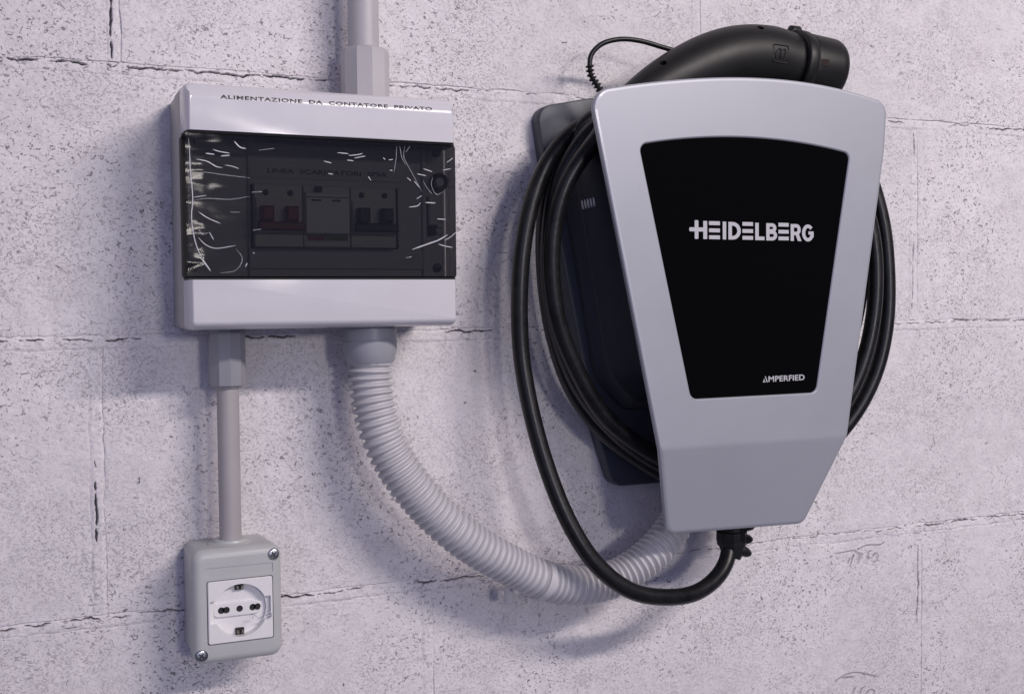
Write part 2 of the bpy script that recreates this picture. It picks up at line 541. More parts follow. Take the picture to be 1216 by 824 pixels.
# stretches where the joints have really opened: along the bed joints (x from, to, gape) and the upright ones (z from, to, gape)
OPEN_BED = {7: [(-.400, -.322, 1.0), (-.318, -.312, .8), (-.306, -.150, .85), (-.115, -.035, .6), (.010, .026, .6), (.060, .075, .4), (.40, .43, .5), (.54, .62, .9)],
            6: [(-.400, -.335, .5), (-.330, -.300, 1.0), (-.225, -.185, .8), (-.056, -.020, 1.0), (.425, .442, .9), (.455, .60, .55)],
            5: [(-.400, -.310, .7), (-.292, -.268, .9), (-.205, -.135, .9), (-.090, -.030, .9), (.19, .23, .4), (.440, .520, .9), (.54, .60, .6)]}
OPEN_UP = {7: [(1.600, 1.70, 1.0)], 6: [(1.41, 1.475, .8), (1.56, 1.585, .9)], 5: [(1.245, 1.305, .9)], 4: [(1.095, 1.172, 1.0)]}
ROUGH_BED = {7: [(-.40, -.30)], 6: [(-.056, -.015)], 5: [(-.36, -.32), (-.10, -.01), (.33, .60)]}
def windows(u, rows, soft):
    w = u * 0
    for row in rows:
        g = row[2] if len(row) > 2 else 1
        w = np.maximum(w, g * np.clip((u - row[0]) / soft + .5, 0, 1) * np.clip((row[1] - u) / soft + .5, 0, 1))
    return w
def mortar(xa, xb, za, zb, horizontal, seed, fine=True, ci=0):
    """painted joint, nearly flush, with an open crack wandering along the edge of the block above (or beside) it"""
    if horizontal:
        nx, nz = (int((xb - xa) / (.0009 if fine else .01)), 30 if fine else 6)
    else:
        nx, nz = (30 if fine else 6, int((zb - za) / (.0009 if fine else .01)))
    X, Z = np.meshgrid(np.linspace(xa, xb, nx), np.linspace(za, zb, nz))
    Y = -0.0001 + (fbm(X, Z, 260, 13) - .5) * 0.0012 + (fbm(X, Z, 60, 15) - .5) * .0008
    w_ = np.minimum(Z - za, zb - Z) if horizontal else np.minimum(X - xa, xb - X)
    Y = Y + np.clip(1 - w_ / .0045, 0, 1) ** 1.5 * .0022 - .0002
    u = X if horizontal else Z
    v = (Z - za) / (zb - za) if horizontal else (X - xa) / (xb - xa)
    line = 0.70 + (fbm(u, u * 0 + seed, 150, 71, 5) - .5) * .30 + (fbm(u, u * 0 + seed, 14, 74, 2) - .5) * .22
    if not horizontal: line = 0.45 + (fbm(u, u * 0 + seed, 60, 72, 5) - .5) * .32
    w = (zb - za) if horizontal else (xb - xa)
    dist = np.abs(v - line) * w
    openn = np.clip((fbm(u, u * 0 + seed * 3.1, 10, 77, 4) - (.45 if horizontal else .57)) * 7, 0, 1)
    if fine:
        openn = np.maximum(openn * (.35 if horizontal else .15), windows(u, OPEN_BED.get(ci, []) if horizontal else OPEN_UP.get(ci, []) if (xa > .3) == (ci in (4, 6)) and abs(xa) > .2 else [], .012))
    width = .00092 * openn * np.clip(2.4 * fbm(u, u * 0 + 5, 170, 79, 3) - .45, .1, 1.15)
    crack = np.clip(1 - dist / np.maximum(width, 1e-5), 0, 1) * (width > .0002)
    crack = np.clip(crack * 2.5, 0, 1)
    clus = windows(u, ROUGH_BED.get(ci, []), .02) if horizontal else u * 0
    edge_ = np.clip(1 - np.abs(v - .5) * 2.2, 0, 1) ** .5
    pits = np.clip((.030 - np.abs(fbm(X, Z, 190, 95, 3) - .5)) * 60, 0, 1) * np.clip((fbm(X, Z, 120, 97, 2) - .50) * 8, 0, 1) * clus * edge_ * (1 if horizontal else .25)
    Y = Y + np.maximum(crack * .005, pits * .0022)
    sheet('mortar_joint', X, Y, Z, M['mortar'], wall, np.clip(np.maximum(crack * .92, pits * .75), 0, .95))
for ci in range(1, len(COURSES) - 1):
    z = COURSES[ci]
    near = ci in (4, 5, 6, 7, 8)
    if near:
        mortar(-1.7, -.55, z - J - .0005, z + .0005, True, ci, False)
        mortar(-.55, .75, z - J - .0028, z + .0022, True, ci, True, ci)
        mortar(.75, 2.3, z - J - .0005, z + .0005, True, ci, False)
    else:
        mortar(-1.7, 2.3, z - J - .0005, z + .0005, True, ci, False)
for ci in range(len(COURSES) - 1):
    x = block_edges(ci); pitch = 0.4955 if ci != 4 else 0.521
    for k in range(-4, 6):
        xb = x + k * pitch
        if -1.7 < xb < 2.3:
            near = ci in (4, 5, 6, 7) and -.5 < xb < .7
            mortar(xb - J - .0025, xb + .0025, COURSES[ci] + .001, COURSES[ci + 1] - J - .001, False, ci * 5 + k, near, ci)

for row in [[(0.3392, 0, 1.1752), (0.3515, 0, 1.1757), (0.3618, 0, 1.1763)], [(0.3618, 0, 1.1763), (0.3659, 0, 1.1734), (0.3711, 0, 1.1721)], [(0.3535, 0, 1.164), (0.3566, 0, 1.1694)], [(0.3566, 0, 1.1612), (0.3607, 0, 1.1715)], [(0.3587, 0, 1.1667), (0.3618, 0, 1.1722)], [(0.367, 0, 1.1626), (0.368, 0, 1.1724)], [(0.3701, 0, 1.1664), (0.3711, 0, 1.1721)], [(0.3784, 0, 1.1648), (0.3794, 0, 1.173), (0.3836, 0, 1.1734)], [(0.3784, 0, 1.1681), (0.3826, 0, 1.166)], [(0.3847, 0, 1.1633), (0.3889, 0, 1.1629), (0.391, 0, 1.1685), (0.3878, 0, 1.1713), (0.3847, 0, 1.1675)], [(0.3659, 0, 1.1767), (0.3784, 0, 1.1797), (0.3952, 0, 1.1789), (0.3994, 0, 1.1811)], [(0.3393, 0, 1.0513), (0.3506, 0, 1.0555), (0.364, 0, 1.0561), (0.3786, 0, 1.0523), (0.3891, 0, 1.0483)], [(0.3475, 0, 1.0534), (0.3619, 0, 1.0522)], [(0.3599, 0, 1.035), (0.364, 0, 1.0419)], [(0.3692, 0, 1.0345), (0.3713, 0, 1.0392), (0.3755, 0, 1.0403)], [(0.3765, 0, 1.0334), (0.3818, 0, 1.0368), (0.3871, 0, 1.0344), (0.386, 0, 1.0312)]]:                              # scratched characters low on the right
    p, _ = spline(xyz([(a, .0014, c) for a, b, c in row]), .0008) if len(row) > 2 else (np.array(xyz([(a, .0014, c) for a, b, c in row])), 0)
    bm = bmesh.new(); tube(bm, p, .00034, 6, squash=.5)
    obj('scratch_mark', bm, M['pencil'], wall)

# ------------------------------------------------------------------ distribution box
BX0, BX1, BZ0, BZ1 = -0.2755, -0.0812, 1.4018, 1.5694
WZ0, WZ1 = 1.4368, 1.5358
DF = 0.085
dbox = empty('distribution_box', (-0.18, 0, 1.4018), 'white distribution box with a smoked window mounted on the block wall', 'fuse box')
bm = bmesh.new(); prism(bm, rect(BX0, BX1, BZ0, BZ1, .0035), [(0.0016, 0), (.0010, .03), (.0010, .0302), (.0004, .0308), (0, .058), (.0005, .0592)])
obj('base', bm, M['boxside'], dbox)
RT = 0.0125
def band(z0, z1, top):
    """front band with the outer long edge and both ends well rounded"""
    bm = bmesh.new()
    o = rect(BX0, BX1, z0, z1, .0)
    if top: o = fillet([(BX0, z0, 0), (BX1, z0, 0), (BX1, z1, .004), (BX0, z1, .004)], 6)
    else: o = fillet([(BX0, z0, .004), (BX1, z0, .004), (BX1, z1, 0), (BX0, z1, 0)], 6)
    o = ccw(o)
    rings = []
    n = 9
    prof = [(0, .0595)] + [(1 - math.cos(j / n * math.pi / 2), 0) for j in range(0)]
    levels = [(0.0, .0595)] + [(j / n * math.pi / 2, None) for j in range(n + 1)]
    for a, d in levels:
        q = []
        ins = 0 if d is not None else 1 - math.cos(a)
        dep = d if d is not None else DF - RT + RT * math.sin(a)
        for x, z in o:
            rx, rz = .0030, RT
            if dep is not None and d is None:
                depx = dep
            nx = x + ins * rx * ((1 if x < BX0 + .006 else -1 if x > BX1 - .006 else 0) * (1 - min(abs(x - (BX0 if x < -.18 else BX1)) / .006, 1)))
            nz = z
            if top: nz = z - ins * rz * max(0, (z - (z1 - .006)) / .006)
            else: nz = z + ins * .006 * max(0, ((z0 + .006) - z) / .006)
            q.append(bm.verts.new((nx, -dep, nz)))
        rings.append(q)
    for a, b in zip(rings, rings[1:]):
        for i in range(len(o)):
            bm.faces.new((a[i], a[(i + 1) % len(o)], b[(i + 1) % len(o)], b[i]))
    bm.faces.new(rings[-1]); bm.faces.new(rings[0][::-1])
    return bm
obj('top_cover', band(WZ1 + .0008, BZ1, True), M['box'], dbox, angle=50)
obj('bottom_cover', band(BZ0, WZ0 - .0008, False), M['box'], dbox, angle=50)
# dark gasket line between the covers and the window
for za, zb in ((WZ1 - .0016, WZ1 + .0012), (WZ0 - .0010, WZ0 + .0016)):
    bm = bmesh.new(); box(bm, BX0 + .001, BX1 - .001, .0590, .0815, za, zb); obj('gasket', bm, M['gap'], dbox, False)
# inner panel seen through the window
ip = empty('inner_panel', (0, 0, 0), None, None); ip.parent = dbox; ip.location = -Vector(dbox.location)
bm = bmesh.new(); box(bm, BX0 + .004, BX1 - .004, .0594, .0600, WZ0 + .0006, WZ1 - .0006); obj('panel_sheet', bm, M['inner'], ip, False)
bm = bmesh.new(); box(bm, -.2305, -.0985, .0600, .0618, WZ0 + .001, WZ1 - .001, .0006); obj('raised_panel', bm, M['inner'], ip, False)
bm = bmesh.new(); box(bm, -.2305, -.0985, .0618, .0630, 1.4440, 1.4565, .0006); obj('lower_rail', bm, M['inner'], ip, False)
bm = bmesh.new(); box(bm, -.2290, -.1195, .0618, .0621, 1.4590, 1.5040); obj('din_opening', bm, M['gap'], ip, False)
bm = bmesh.new(); box(bm, -.2290, -.1160, .0618, .0624, 1.5085, 1.5200, .0002); obj('label_strip', bm, M['inner'], ip, False)
for z in (1.5318, 1.4455):
    for x in (-.0884, -.2690):
        bm = bmesh.new(); disc(bm, x, z, .0034, [(0, .0600), (0, .0612), (.0006, .0616)], 16); obj('panel_screw', bm, M['black'], ip)
bm = bmesh.new(); disc(bm, -.0872, 1.5097, .0068, [(0, .0600), (0, .0650), (.0012, .0662), (.0035, .0655), (.0042, .0640)], 24); obj('lock_knob', bm, M['black'], ip)
bm = bmesh.new(); disc(bm, -.0872, 1.5097, .0034, [(0, .0638), (0, .0652)], 16); obj('lock_barrel', bm, M['breaker'], ip)
bm = bmesh.new(); box(bm, -.0965, -.0885, .0600, .0650, 1.4770, 1.4990, .001); obj('latch_tab', bm, M['inner'], ip)
bm = bmesh.new(); box(bm, -.0958, -.0900, .0600, .0640, 1.4700, 1.4765, .001); obj('latch_slot', bm, M['gap'], ip)
bm = bmesh.new(); box(bm, -.1010, -.0975, .0600, .0635, WZ0 + .001, WZ1 - .001, .0006); obj('panel_rib', bm, M['inner'], ip, False)
for k in range(4):
    bm = bmesh.new(); box(bm, -.0885, -.0835, .0600, .0614, 1.4660 + k * .0048, 1.4682 + k * .0048, .0004); obj('vent_rib', bm, M['inner'], ip, False)
lettering('strip_lettering', 'LINEA  SCARICATORI  SPSA', -.2165, -.1280, 1.5122, .0032, .0624, M['ink'], dbox, 0, .012)

def breaker(x, tog, txt):
    b = empty('circuit_breaker', (0, 0, 0), None, None); b.parent = dbox; b.location = -Vector(dbox.location)
    bm = bmesh.new(); box(bm, x + .0003, x + .0347, .0618, .0668, 1.4595, 1.5035, .0006); obj('breaker_case', bm, M['breaker'], b, False)
    bm = bmesh.new(); box(bm, x + .0010, x + .0340, .0668, .0690, 1.4690, 1.4935, .0006); obj('breaker_nose', bm, M['breaker'], b, False)
    for dx in (.0085, .0260):
        bm = bmesh.new(); box(bm, x + dx - .0046, x + dx + .0040, .0690, .0765, 1.4775, 1.4880, .0012); obj('toggle_lever', bm, tog, b)
        bm = bmesh.new(); disc(bm, x + dx, 1.4978, .0022, [(0, .0668), (0, .0672)], 12); obj('terminal_screw', bm, M['gap'], b)
    bm = bmesh.new(); box(bm, x + .0020, x + .0352, .0690, .0728, 1.4712, 1.4772, .001); obj('toggle_bar', bm, tog, b)
    bm = bmesh.new(); box(bm, x + .0035, x + .0100, .0668, .0671, 1.4900, 1.4922); obj('rating_label', bm, M['white_label'], b, False)
    lettering('rating_lettering', txt, x + .0120, x + .0230, 1.4900, .0018, .0668, M['ink'], b)
    return b
b1 = breaker(-.2275, M['red'], 'C16'); b1['label'] = 'double breaker with red toggle levers'
b2 = breaker(-.1575, M['black'], 'C40'); b2['label'] = 'double breaker with black toggle levers'
sp = empty('surge_arrester', (0, 0, 0), None, None); sp.parent = dbox; sp.location = -Vector(dbox.location)
bm = bmesh.new(); box(bm, -.1922, -.1578, .0618, .0668, 1.4595, 1.5035, .0006); obj('arrester_case', bm, M['breaker'], sp, False)
bm = bmesh.new(); box(bm, -.1912, -.1588, .0668, .0700, 1.4690, 1.4985, .0008); obj('arrester_nose', bm, M['white_label'], sp, False)
bm = bmesh.new(); box(bm, -.1838, -.1792, .0668, .0705, 1.4990, 1.5030); obj('arrester_mark', bm, M['gap'], sp, False)
for (a, b_, c, d_, m_) in ((-.1895, -.1765, 1.4645, 1.4678, 'red'), (-.1755, -.1600, 1.4645, 1.4678, 'green'), (-.1900, -.1600, 1.4612, 1.4622, 'white_label'), (-.1870, -.1800, 1.4925, 1.4936, 'ink'), (-.1720, -.1660, 1.4925, 1.4936, 'ink'), (-.1900, -.1600, 1.4952, 1.4956, 'ink')):
    dd = .0700 if c > 1.469 else .0668
    bm = bmesh.new(); box(bm, a, b_, dd, dd + .0006, c, d_); obj('status_flag' if m_ in ('red', 'green') else 'printed_bar', bm, M[m_], sp, False)
# window: a shallow tray of smoked plastic, 1.5 mm thick
bm = bmesh.new()
o_ = rect(BX0 - .0012, BX1 - .0002, WZ0 + .0007, WZ1 - .0007, .0024, 4)
prism(bm, o_, [(0, .0606), (0, .0822), (.0016, .0838)], back=False)
door = obj('smoked_window', bm, M['smoke'], dbox, angle=60)
for f in door.data.polygons:
    if abs(f.normal.y) > .97: f.use_smooth = False
# printed tape on the upper band
def top_surf(z):
    c = BZ1 - RT
    if z <= c: return DF
    return DF - RT + math.sqrt(max(RT ** 2 - (z - c) ** 2, 0))
lettering('tape_lettering', 'ALIMENTAZIONE  DA  CONTATORE  PRIVATO', -.2525, -.1000, 1.5583, .0027, None, M['ink'], dbox, 0.004, .022, 1.12, .0002, lambda z: top_surf(z), 0.9)
bm = bmesh.new()
nz_ = 10
tr_ = [[bm.verts.new((x, -(top_surf(z) + .00035), z + .0085 * (x + .252))) for x in (-.258, -.0950)] for z in np.linspace(1.5555, 1.5632, nz_)]
bm.free()
# protective film, still stuck over the window and puckered at both ends
film = empty('protective_film', (-.18, 0, 1.4368), 'clear crinkled protective film stuck over the smoked window of the fuse box', 'plastic film')
xs = np.linspace(BX0 - .0008, BX1 + .0002, 190); zs = np.linspace(WZ0 + .0015, WZ1 - .0015, 100)
X, Z = np.meshgrid(xs, zs)
amp = np.clip((-.215 - X) / .05, 0, 1) + np.clip((X + .118) / .03, 0, 1) * .6 + .03
Y = -(.0841 + amp * (.0010 * fbm(X, Z * 2.6, 38, 201, 2) + .0007 * np.abs(fbm(X * .5, Z * 2.0, 60, 231, 2) - .5)))
me_o = sheet('film_sheet', X, Y, Z, M['film'], film)
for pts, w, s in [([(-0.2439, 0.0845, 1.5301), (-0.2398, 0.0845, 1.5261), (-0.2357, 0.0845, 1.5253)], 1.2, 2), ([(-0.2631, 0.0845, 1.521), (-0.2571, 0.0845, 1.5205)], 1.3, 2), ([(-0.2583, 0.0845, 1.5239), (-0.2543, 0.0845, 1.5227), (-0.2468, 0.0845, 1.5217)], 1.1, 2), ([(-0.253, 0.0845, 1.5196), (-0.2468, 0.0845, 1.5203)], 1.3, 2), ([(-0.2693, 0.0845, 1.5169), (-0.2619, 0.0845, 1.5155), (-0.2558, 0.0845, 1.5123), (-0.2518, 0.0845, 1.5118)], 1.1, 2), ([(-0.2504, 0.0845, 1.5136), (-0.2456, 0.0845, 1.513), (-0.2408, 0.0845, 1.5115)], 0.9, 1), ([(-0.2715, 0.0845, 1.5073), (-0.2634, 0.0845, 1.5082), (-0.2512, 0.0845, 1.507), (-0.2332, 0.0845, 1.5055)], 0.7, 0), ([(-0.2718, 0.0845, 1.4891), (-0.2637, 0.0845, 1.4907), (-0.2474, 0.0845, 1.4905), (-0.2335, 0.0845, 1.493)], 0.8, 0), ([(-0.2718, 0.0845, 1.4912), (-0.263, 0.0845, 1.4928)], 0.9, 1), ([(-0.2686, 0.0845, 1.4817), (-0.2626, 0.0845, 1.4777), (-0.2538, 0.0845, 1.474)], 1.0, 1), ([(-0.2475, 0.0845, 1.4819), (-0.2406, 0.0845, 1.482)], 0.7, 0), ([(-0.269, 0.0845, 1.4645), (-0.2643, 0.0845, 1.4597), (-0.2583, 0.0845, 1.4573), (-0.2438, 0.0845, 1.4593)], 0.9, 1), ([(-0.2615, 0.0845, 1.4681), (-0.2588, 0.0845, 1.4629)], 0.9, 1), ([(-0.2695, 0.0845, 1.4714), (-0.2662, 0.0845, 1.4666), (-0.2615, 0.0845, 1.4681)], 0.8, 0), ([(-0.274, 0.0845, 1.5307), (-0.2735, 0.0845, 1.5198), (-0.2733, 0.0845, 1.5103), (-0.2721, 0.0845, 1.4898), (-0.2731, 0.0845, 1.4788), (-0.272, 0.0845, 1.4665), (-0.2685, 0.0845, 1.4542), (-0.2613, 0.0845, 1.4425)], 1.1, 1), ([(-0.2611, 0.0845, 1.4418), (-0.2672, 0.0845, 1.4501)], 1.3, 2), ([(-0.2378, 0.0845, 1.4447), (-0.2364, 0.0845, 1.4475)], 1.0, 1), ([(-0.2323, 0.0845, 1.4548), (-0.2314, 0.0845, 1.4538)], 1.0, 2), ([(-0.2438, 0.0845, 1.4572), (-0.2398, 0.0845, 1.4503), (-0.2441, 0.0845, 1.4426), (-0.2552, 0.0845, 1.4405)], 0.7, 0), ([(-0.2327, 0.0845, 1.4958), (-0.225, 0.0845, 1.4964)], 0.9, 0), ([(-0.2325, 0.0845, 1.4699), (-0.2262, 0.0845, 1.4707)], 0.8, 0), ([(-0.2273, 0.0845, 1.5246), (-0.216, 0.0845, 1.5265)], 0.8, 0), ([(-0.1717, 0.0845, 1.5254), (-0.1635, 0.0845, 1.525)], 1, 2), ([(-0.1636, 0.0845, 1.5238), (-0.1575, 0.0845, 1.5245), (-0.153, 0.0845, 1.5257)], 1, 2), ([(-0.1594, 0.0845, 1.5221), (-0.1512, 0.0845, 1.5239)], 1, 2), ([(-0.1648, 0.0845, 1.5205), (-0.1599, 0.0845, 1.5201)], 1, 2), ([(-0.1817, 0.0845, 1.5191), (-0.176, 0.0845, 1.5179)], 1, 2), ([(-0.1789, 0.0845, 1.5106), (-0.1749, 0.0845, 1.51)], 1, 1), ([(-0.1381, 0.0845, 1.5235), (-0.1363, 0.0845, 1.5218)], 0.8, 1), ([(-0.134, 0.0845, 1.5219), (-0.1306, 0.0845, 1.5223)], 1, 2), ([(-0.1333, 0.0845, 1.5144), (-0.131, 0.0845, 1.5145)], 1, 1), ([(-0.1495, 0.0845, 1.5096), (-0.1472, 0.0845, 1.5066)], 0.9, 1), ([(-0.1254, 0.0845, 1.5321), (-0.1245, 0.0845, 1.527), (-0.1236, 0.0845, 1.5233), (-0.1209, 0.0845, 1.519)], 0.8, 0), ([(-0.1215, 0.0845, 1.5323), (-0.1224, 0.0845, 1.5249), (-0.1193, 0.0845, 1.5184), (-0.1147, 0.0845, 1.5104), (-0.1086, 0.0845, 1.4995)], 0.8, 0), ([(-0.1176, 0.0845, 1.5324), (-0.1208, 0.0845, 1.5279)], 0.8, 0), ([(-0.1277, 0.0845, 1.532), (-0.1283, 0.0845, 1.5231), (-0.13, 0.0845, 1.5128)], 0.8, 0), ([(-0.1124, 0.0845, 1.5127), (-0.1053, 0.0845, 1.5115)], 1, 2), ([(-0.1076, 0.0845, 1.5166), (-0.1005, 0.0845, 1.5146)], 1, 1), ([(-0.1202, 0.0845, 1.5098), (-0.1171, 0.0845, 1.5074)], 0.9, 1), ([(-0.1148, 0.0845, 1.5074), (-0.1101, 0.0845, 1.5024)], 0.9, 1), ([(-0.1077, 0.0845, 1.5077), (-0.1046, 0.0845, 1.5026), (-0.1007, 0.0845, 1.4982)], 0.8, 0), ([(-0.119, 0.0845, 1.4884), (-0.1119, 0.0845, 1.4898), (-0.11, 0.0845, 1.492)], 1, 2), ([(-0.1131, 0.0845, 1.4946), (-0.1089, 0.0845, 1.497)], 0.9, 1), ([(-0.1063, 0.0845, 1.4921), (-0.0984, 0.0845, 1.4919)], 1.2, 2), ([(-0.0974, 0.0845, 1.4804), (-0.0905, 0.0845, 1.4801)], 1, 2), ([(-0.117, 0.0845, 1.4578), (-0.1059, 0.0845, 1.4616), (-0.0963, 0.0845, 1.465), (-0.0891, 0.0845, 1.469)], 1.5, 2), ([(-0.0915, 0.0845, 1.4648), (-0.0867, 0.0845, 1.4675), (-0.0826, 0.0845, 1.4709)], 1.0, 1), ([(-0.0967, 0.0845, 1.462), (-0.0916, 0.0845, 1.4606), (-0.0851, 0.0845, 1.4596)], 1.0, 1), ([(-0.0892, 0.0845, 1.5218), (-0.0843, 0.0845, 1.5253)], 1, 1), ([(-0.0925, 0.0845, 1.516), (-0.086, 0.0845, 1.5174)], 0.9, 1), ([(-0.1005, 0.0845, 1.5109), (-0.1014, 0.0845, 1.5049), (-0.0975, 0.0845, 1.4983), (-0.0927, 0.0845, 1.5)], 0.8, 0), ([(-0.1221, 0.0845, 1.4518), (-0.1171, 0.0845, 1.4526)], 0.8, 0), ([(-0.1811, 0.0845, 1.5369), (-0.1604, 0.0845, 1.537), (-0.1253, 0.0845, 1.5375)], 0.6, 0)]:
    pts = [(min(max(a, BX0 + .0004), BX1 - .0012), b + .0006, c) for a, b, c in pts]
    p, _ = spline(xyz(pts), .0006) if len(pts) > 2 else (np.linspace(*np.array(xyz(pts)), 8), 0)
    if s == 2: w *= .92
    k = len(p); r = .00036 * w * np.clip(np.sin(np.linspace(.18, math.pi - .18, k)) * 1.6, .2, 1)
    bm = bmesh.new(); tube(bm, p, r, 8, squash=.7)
    obj('crease_glint', bm, M['crease_glint'][s], film)  # crease drawn as a whitish stroke, its glint put into the colour

# ------------------------------------------------------------------ conduits
up_pipe = empty('conduit_pipe', (-.1345, 0, 1.5694), 'pale conduit pipe rising out of the top of the white distribution box', 'pipe', 'conduit pipes of the distribution box')
bm = bmesh.new(); lathe(bm, -.1345, .030, [(.0118, 1.604), (.0118, 2.40)], 40); obj('pipe', bm, M['pipe'], up_pipe)
bm = bmesh.new(); lathe(bm, -.1335, .030, [(.0183, 1.5690), (.0183, 1.6080), (.0172, 1.6110), (.0135, 1.6124), (.0119, 1.6124)], 10); obj('coupling', bm, M['pipe'], up_pipe, angle=20)
lo_pipe = empty('conduit_pipe', (-.2412, 0, 1.2480), 'slim warm grey conduit pipe running from the box down to the wall socket', 'pipe', 'conduit pipes of the distribution box')
bm = bmesh.new(); lathe(bm, -.2412, .030, [(.0080, 1.2400), (.0080, 1.372)], 36); obj('pipe', bm, M['pipe2'], lo_pipe)
bm = bmesh.new(); lathe(bm, -.2412, .030, [(.0122, 1.3600), (.0132, 1.3606), (.0132, 1.4016)], 10); obj('coupling', bm, M['fitting'], lo_pipe, angle=20)
bm = bmesh.new(); lathe(bm, -.2412, .030, [(.0096, 1.3585), (.0100, 1.3592), (.0100, 1.3606)], 36); obj('lip', bm, M['pipe2'], lo_pipe)
bm = bmesh.new(); lathe(bm, -.2412, .028, [(.0160, 1.2432), (.0160, 1.2450), (.0125, 1.2462), (.0118, 1.2477), (.0086, 1.2482)], 36); obj('collar', bm, M['socket'], lo_pipe)

# ------------------------------------------------------------------ corrugated hose
hose = empty('corrugated_hose', (-.1360, 0, 1.402), 'grey corrugated hose curving from the fuse box to the wallbox charger', 'hose')
hp, hs = spline(xyz([(-0.1357, 0.04, 1.3758), (-0.1359, 0.04, 1.3618), (-0.1341, 0.042, 1.3413), (-0.1268, 0.045, 1.3136), (-0.1114, 0.048, 1.2853), (-0.0865, 0.05, 1.255), (-0.0577, 0.051, 1.2303), (-0.0243, 0.05, 1.2094), (0.0078, 0.048, 1.1933), (0.041, 0.046, 1.1859), (0.0762, 0.044, 1.1894), (0.1089, 0.044, 1.2061), (0.1362, 0.038, 1.2285), (0.1504, 0.032, 1.2521), (0.1586, 0.026, 1.2692)]), .0005)
PITCH = .0057
wobble = .0011 * np.array([math.sin(v * 61) + .6 * math.sin(v * 143 + 1) for v in hs])
ph = ((hs + wobble) % PITCH) / PITCH
rid = np.clip(np.sin(np.pi * np.clip((ph - .10) / .80, 0, 1)), 0, 1) ** .85
rr = (.0138 + .0039 * rid) * np.interp(hs, [0, .1, hs[-1]], [.97, .95, .86])
band_at = np.argmin(np.abs(hp[:, 0] - .0045) + np.abs(hp[:, 2] - 1.1966))
near_band = np.abs(hs - hs[band_at]) < .0042
rr = np.where(near_band, .0142, rr)
bm = bmesh.new(); tube(bm, hp, rr, 40); obj('ribbed_tube', bm, M['hose'], hose, angle=80)
i0, i1 = band_at - 7, band_at + 7
bm = bmesh.new(); tube(bm, hp[i0:i1], np.concatenate([[.0156], np.full(i1 - i0 - 2, .0164), [.0156]]), 40); obj('clip_band', bm, M['hose'], hose)
bp_ = hp[band_at - 22]
bm = bmesh.new(); lathe(bm, bp_[0] - .012, -bp_[1] - .020, [(.0030, 1.1740), (.0042, 1.1752), (.0042, 1.1870)], 12); obj('clip_foot', bm, M['hose'], hose)
gl = [(.0150, 1.3735), (.0172, 1.3736), (.0186, 1.3760), (.0205, 1.3835), (.0208, 1.3905), (.0203, 1.3912), (.0203, 1.3917), (.0206, 1.3921), (.0206, 1.4016)]
bm = bmesh.new(); lathe(bm, -.1360, .040, gl, 18); obj('gland', bm, M['gland'], hose, angle=22)

# ------------------------------------------------------------------ wall socket
sock = empty('wall_socket', (-.24, 0, 1.1622), 'grey surface mounted wall socket box at the foot of the slim conduit', 'socket')
SX0, SX1, SZ0, SZ1 = -.2722, -.2080, 1.1624, 1.2450
bm = bmesh.new(); prism(bm, rect(SX0, SX1, SZ0, SZ1, .0085, 6), [(.0012, 0), (.0008, .030), (.0012, .0303), (.0012, .0309), (0.0002, .0312)] + roundp(.0315, .0500, .0062, 6)[1:])
body = obj('socket_box', bm, M['socket'], sock)
IX0, IX1, IZ0, IZ1 = -.2618, -.2155, 1.1770, 1.2220
bm = bmesh.new(); prism(bm, rect(IX0 - .0006, IX1 + .0006, IZ0 - .0006, IZ1 + .0006, .0018), [(0, .040), (0, .06)]); c1 = obj('cutter', bm, None)
bm = bmesh.new(); prism(bm, rect(IX0 - .0006, IX1 + .0006, 1.2247, 1.2317, .0010), [(0, .0494), (0, .06)]); c2 = obj('cutter', bm, None)
cs = []
for x, z in ((-.2141, 1.2374), (-.2666, 1.1694)):
    bm = bmesh.new(); disc(bm, x, z, .0044, [(0, .0465), (0, .06)], 24); cs.append(obj('cutter', bm, None))
boolean(body, [c1, c2] + cs)
bm = bmesh.new(); box(bm, IX0 - .0006, IX1 + .0006, .0400, .0402, IZ0 - .0006, IZ1 + .0006); obj('rebate', bm, M['gap'], sock, False)
bm = bmesh.new(); prism(bm, rect(IX0, IX1, IZ0, IZ1, .0015), [(0, .0403), (0, .0502), (.0006, .0508)])
ins = obj('socket_insert', bm, M['insert'], sock)
CX, CZ = -.2386, 1.1995
arc = [(CX + .0196 * math.cos(a), CZ + .0196 * math.sin(a)) for a in np.linspace(0, 2 * math.pi, 64, endpoint=False)]
dish = [(x, z) for x, z in arc]
bm = bmesh.new(); prism(bm, dish, [(.0008, .0440), (0, .0600)]); d1 = obj('cutter', bm, None)
# the two ear recesses beside the dish
bm = bmesh.new(); prism(bm, rect(IX0 + .0015, CX, CZ - .0085, CZ + .0085, .001), [(0, .0472), (0, .0600)]); d2 = obj('cutter', bm, None)
bm = bmesh.new(); prism(bm, rect(CX, IX1 - .0015, CZ - .0085, CZ + .0085, .001), [(0, .0472), (0, .0600)]); d3 = obj('cutter', bm, None)
holes = []
HP = [(CX, CZ, .0024)]
for s in (-1, 1):
    HP += [(CX + s * .0095, CZ, .0025), (CX + s * .0130, CZ, .0025)]
for x, z, r in HP:
    bm = bmesh.new(); disc(bm, x, z, r, [(0, .0412), (0, .0600)], 20); holes.append(obj('cutter', bm, None))
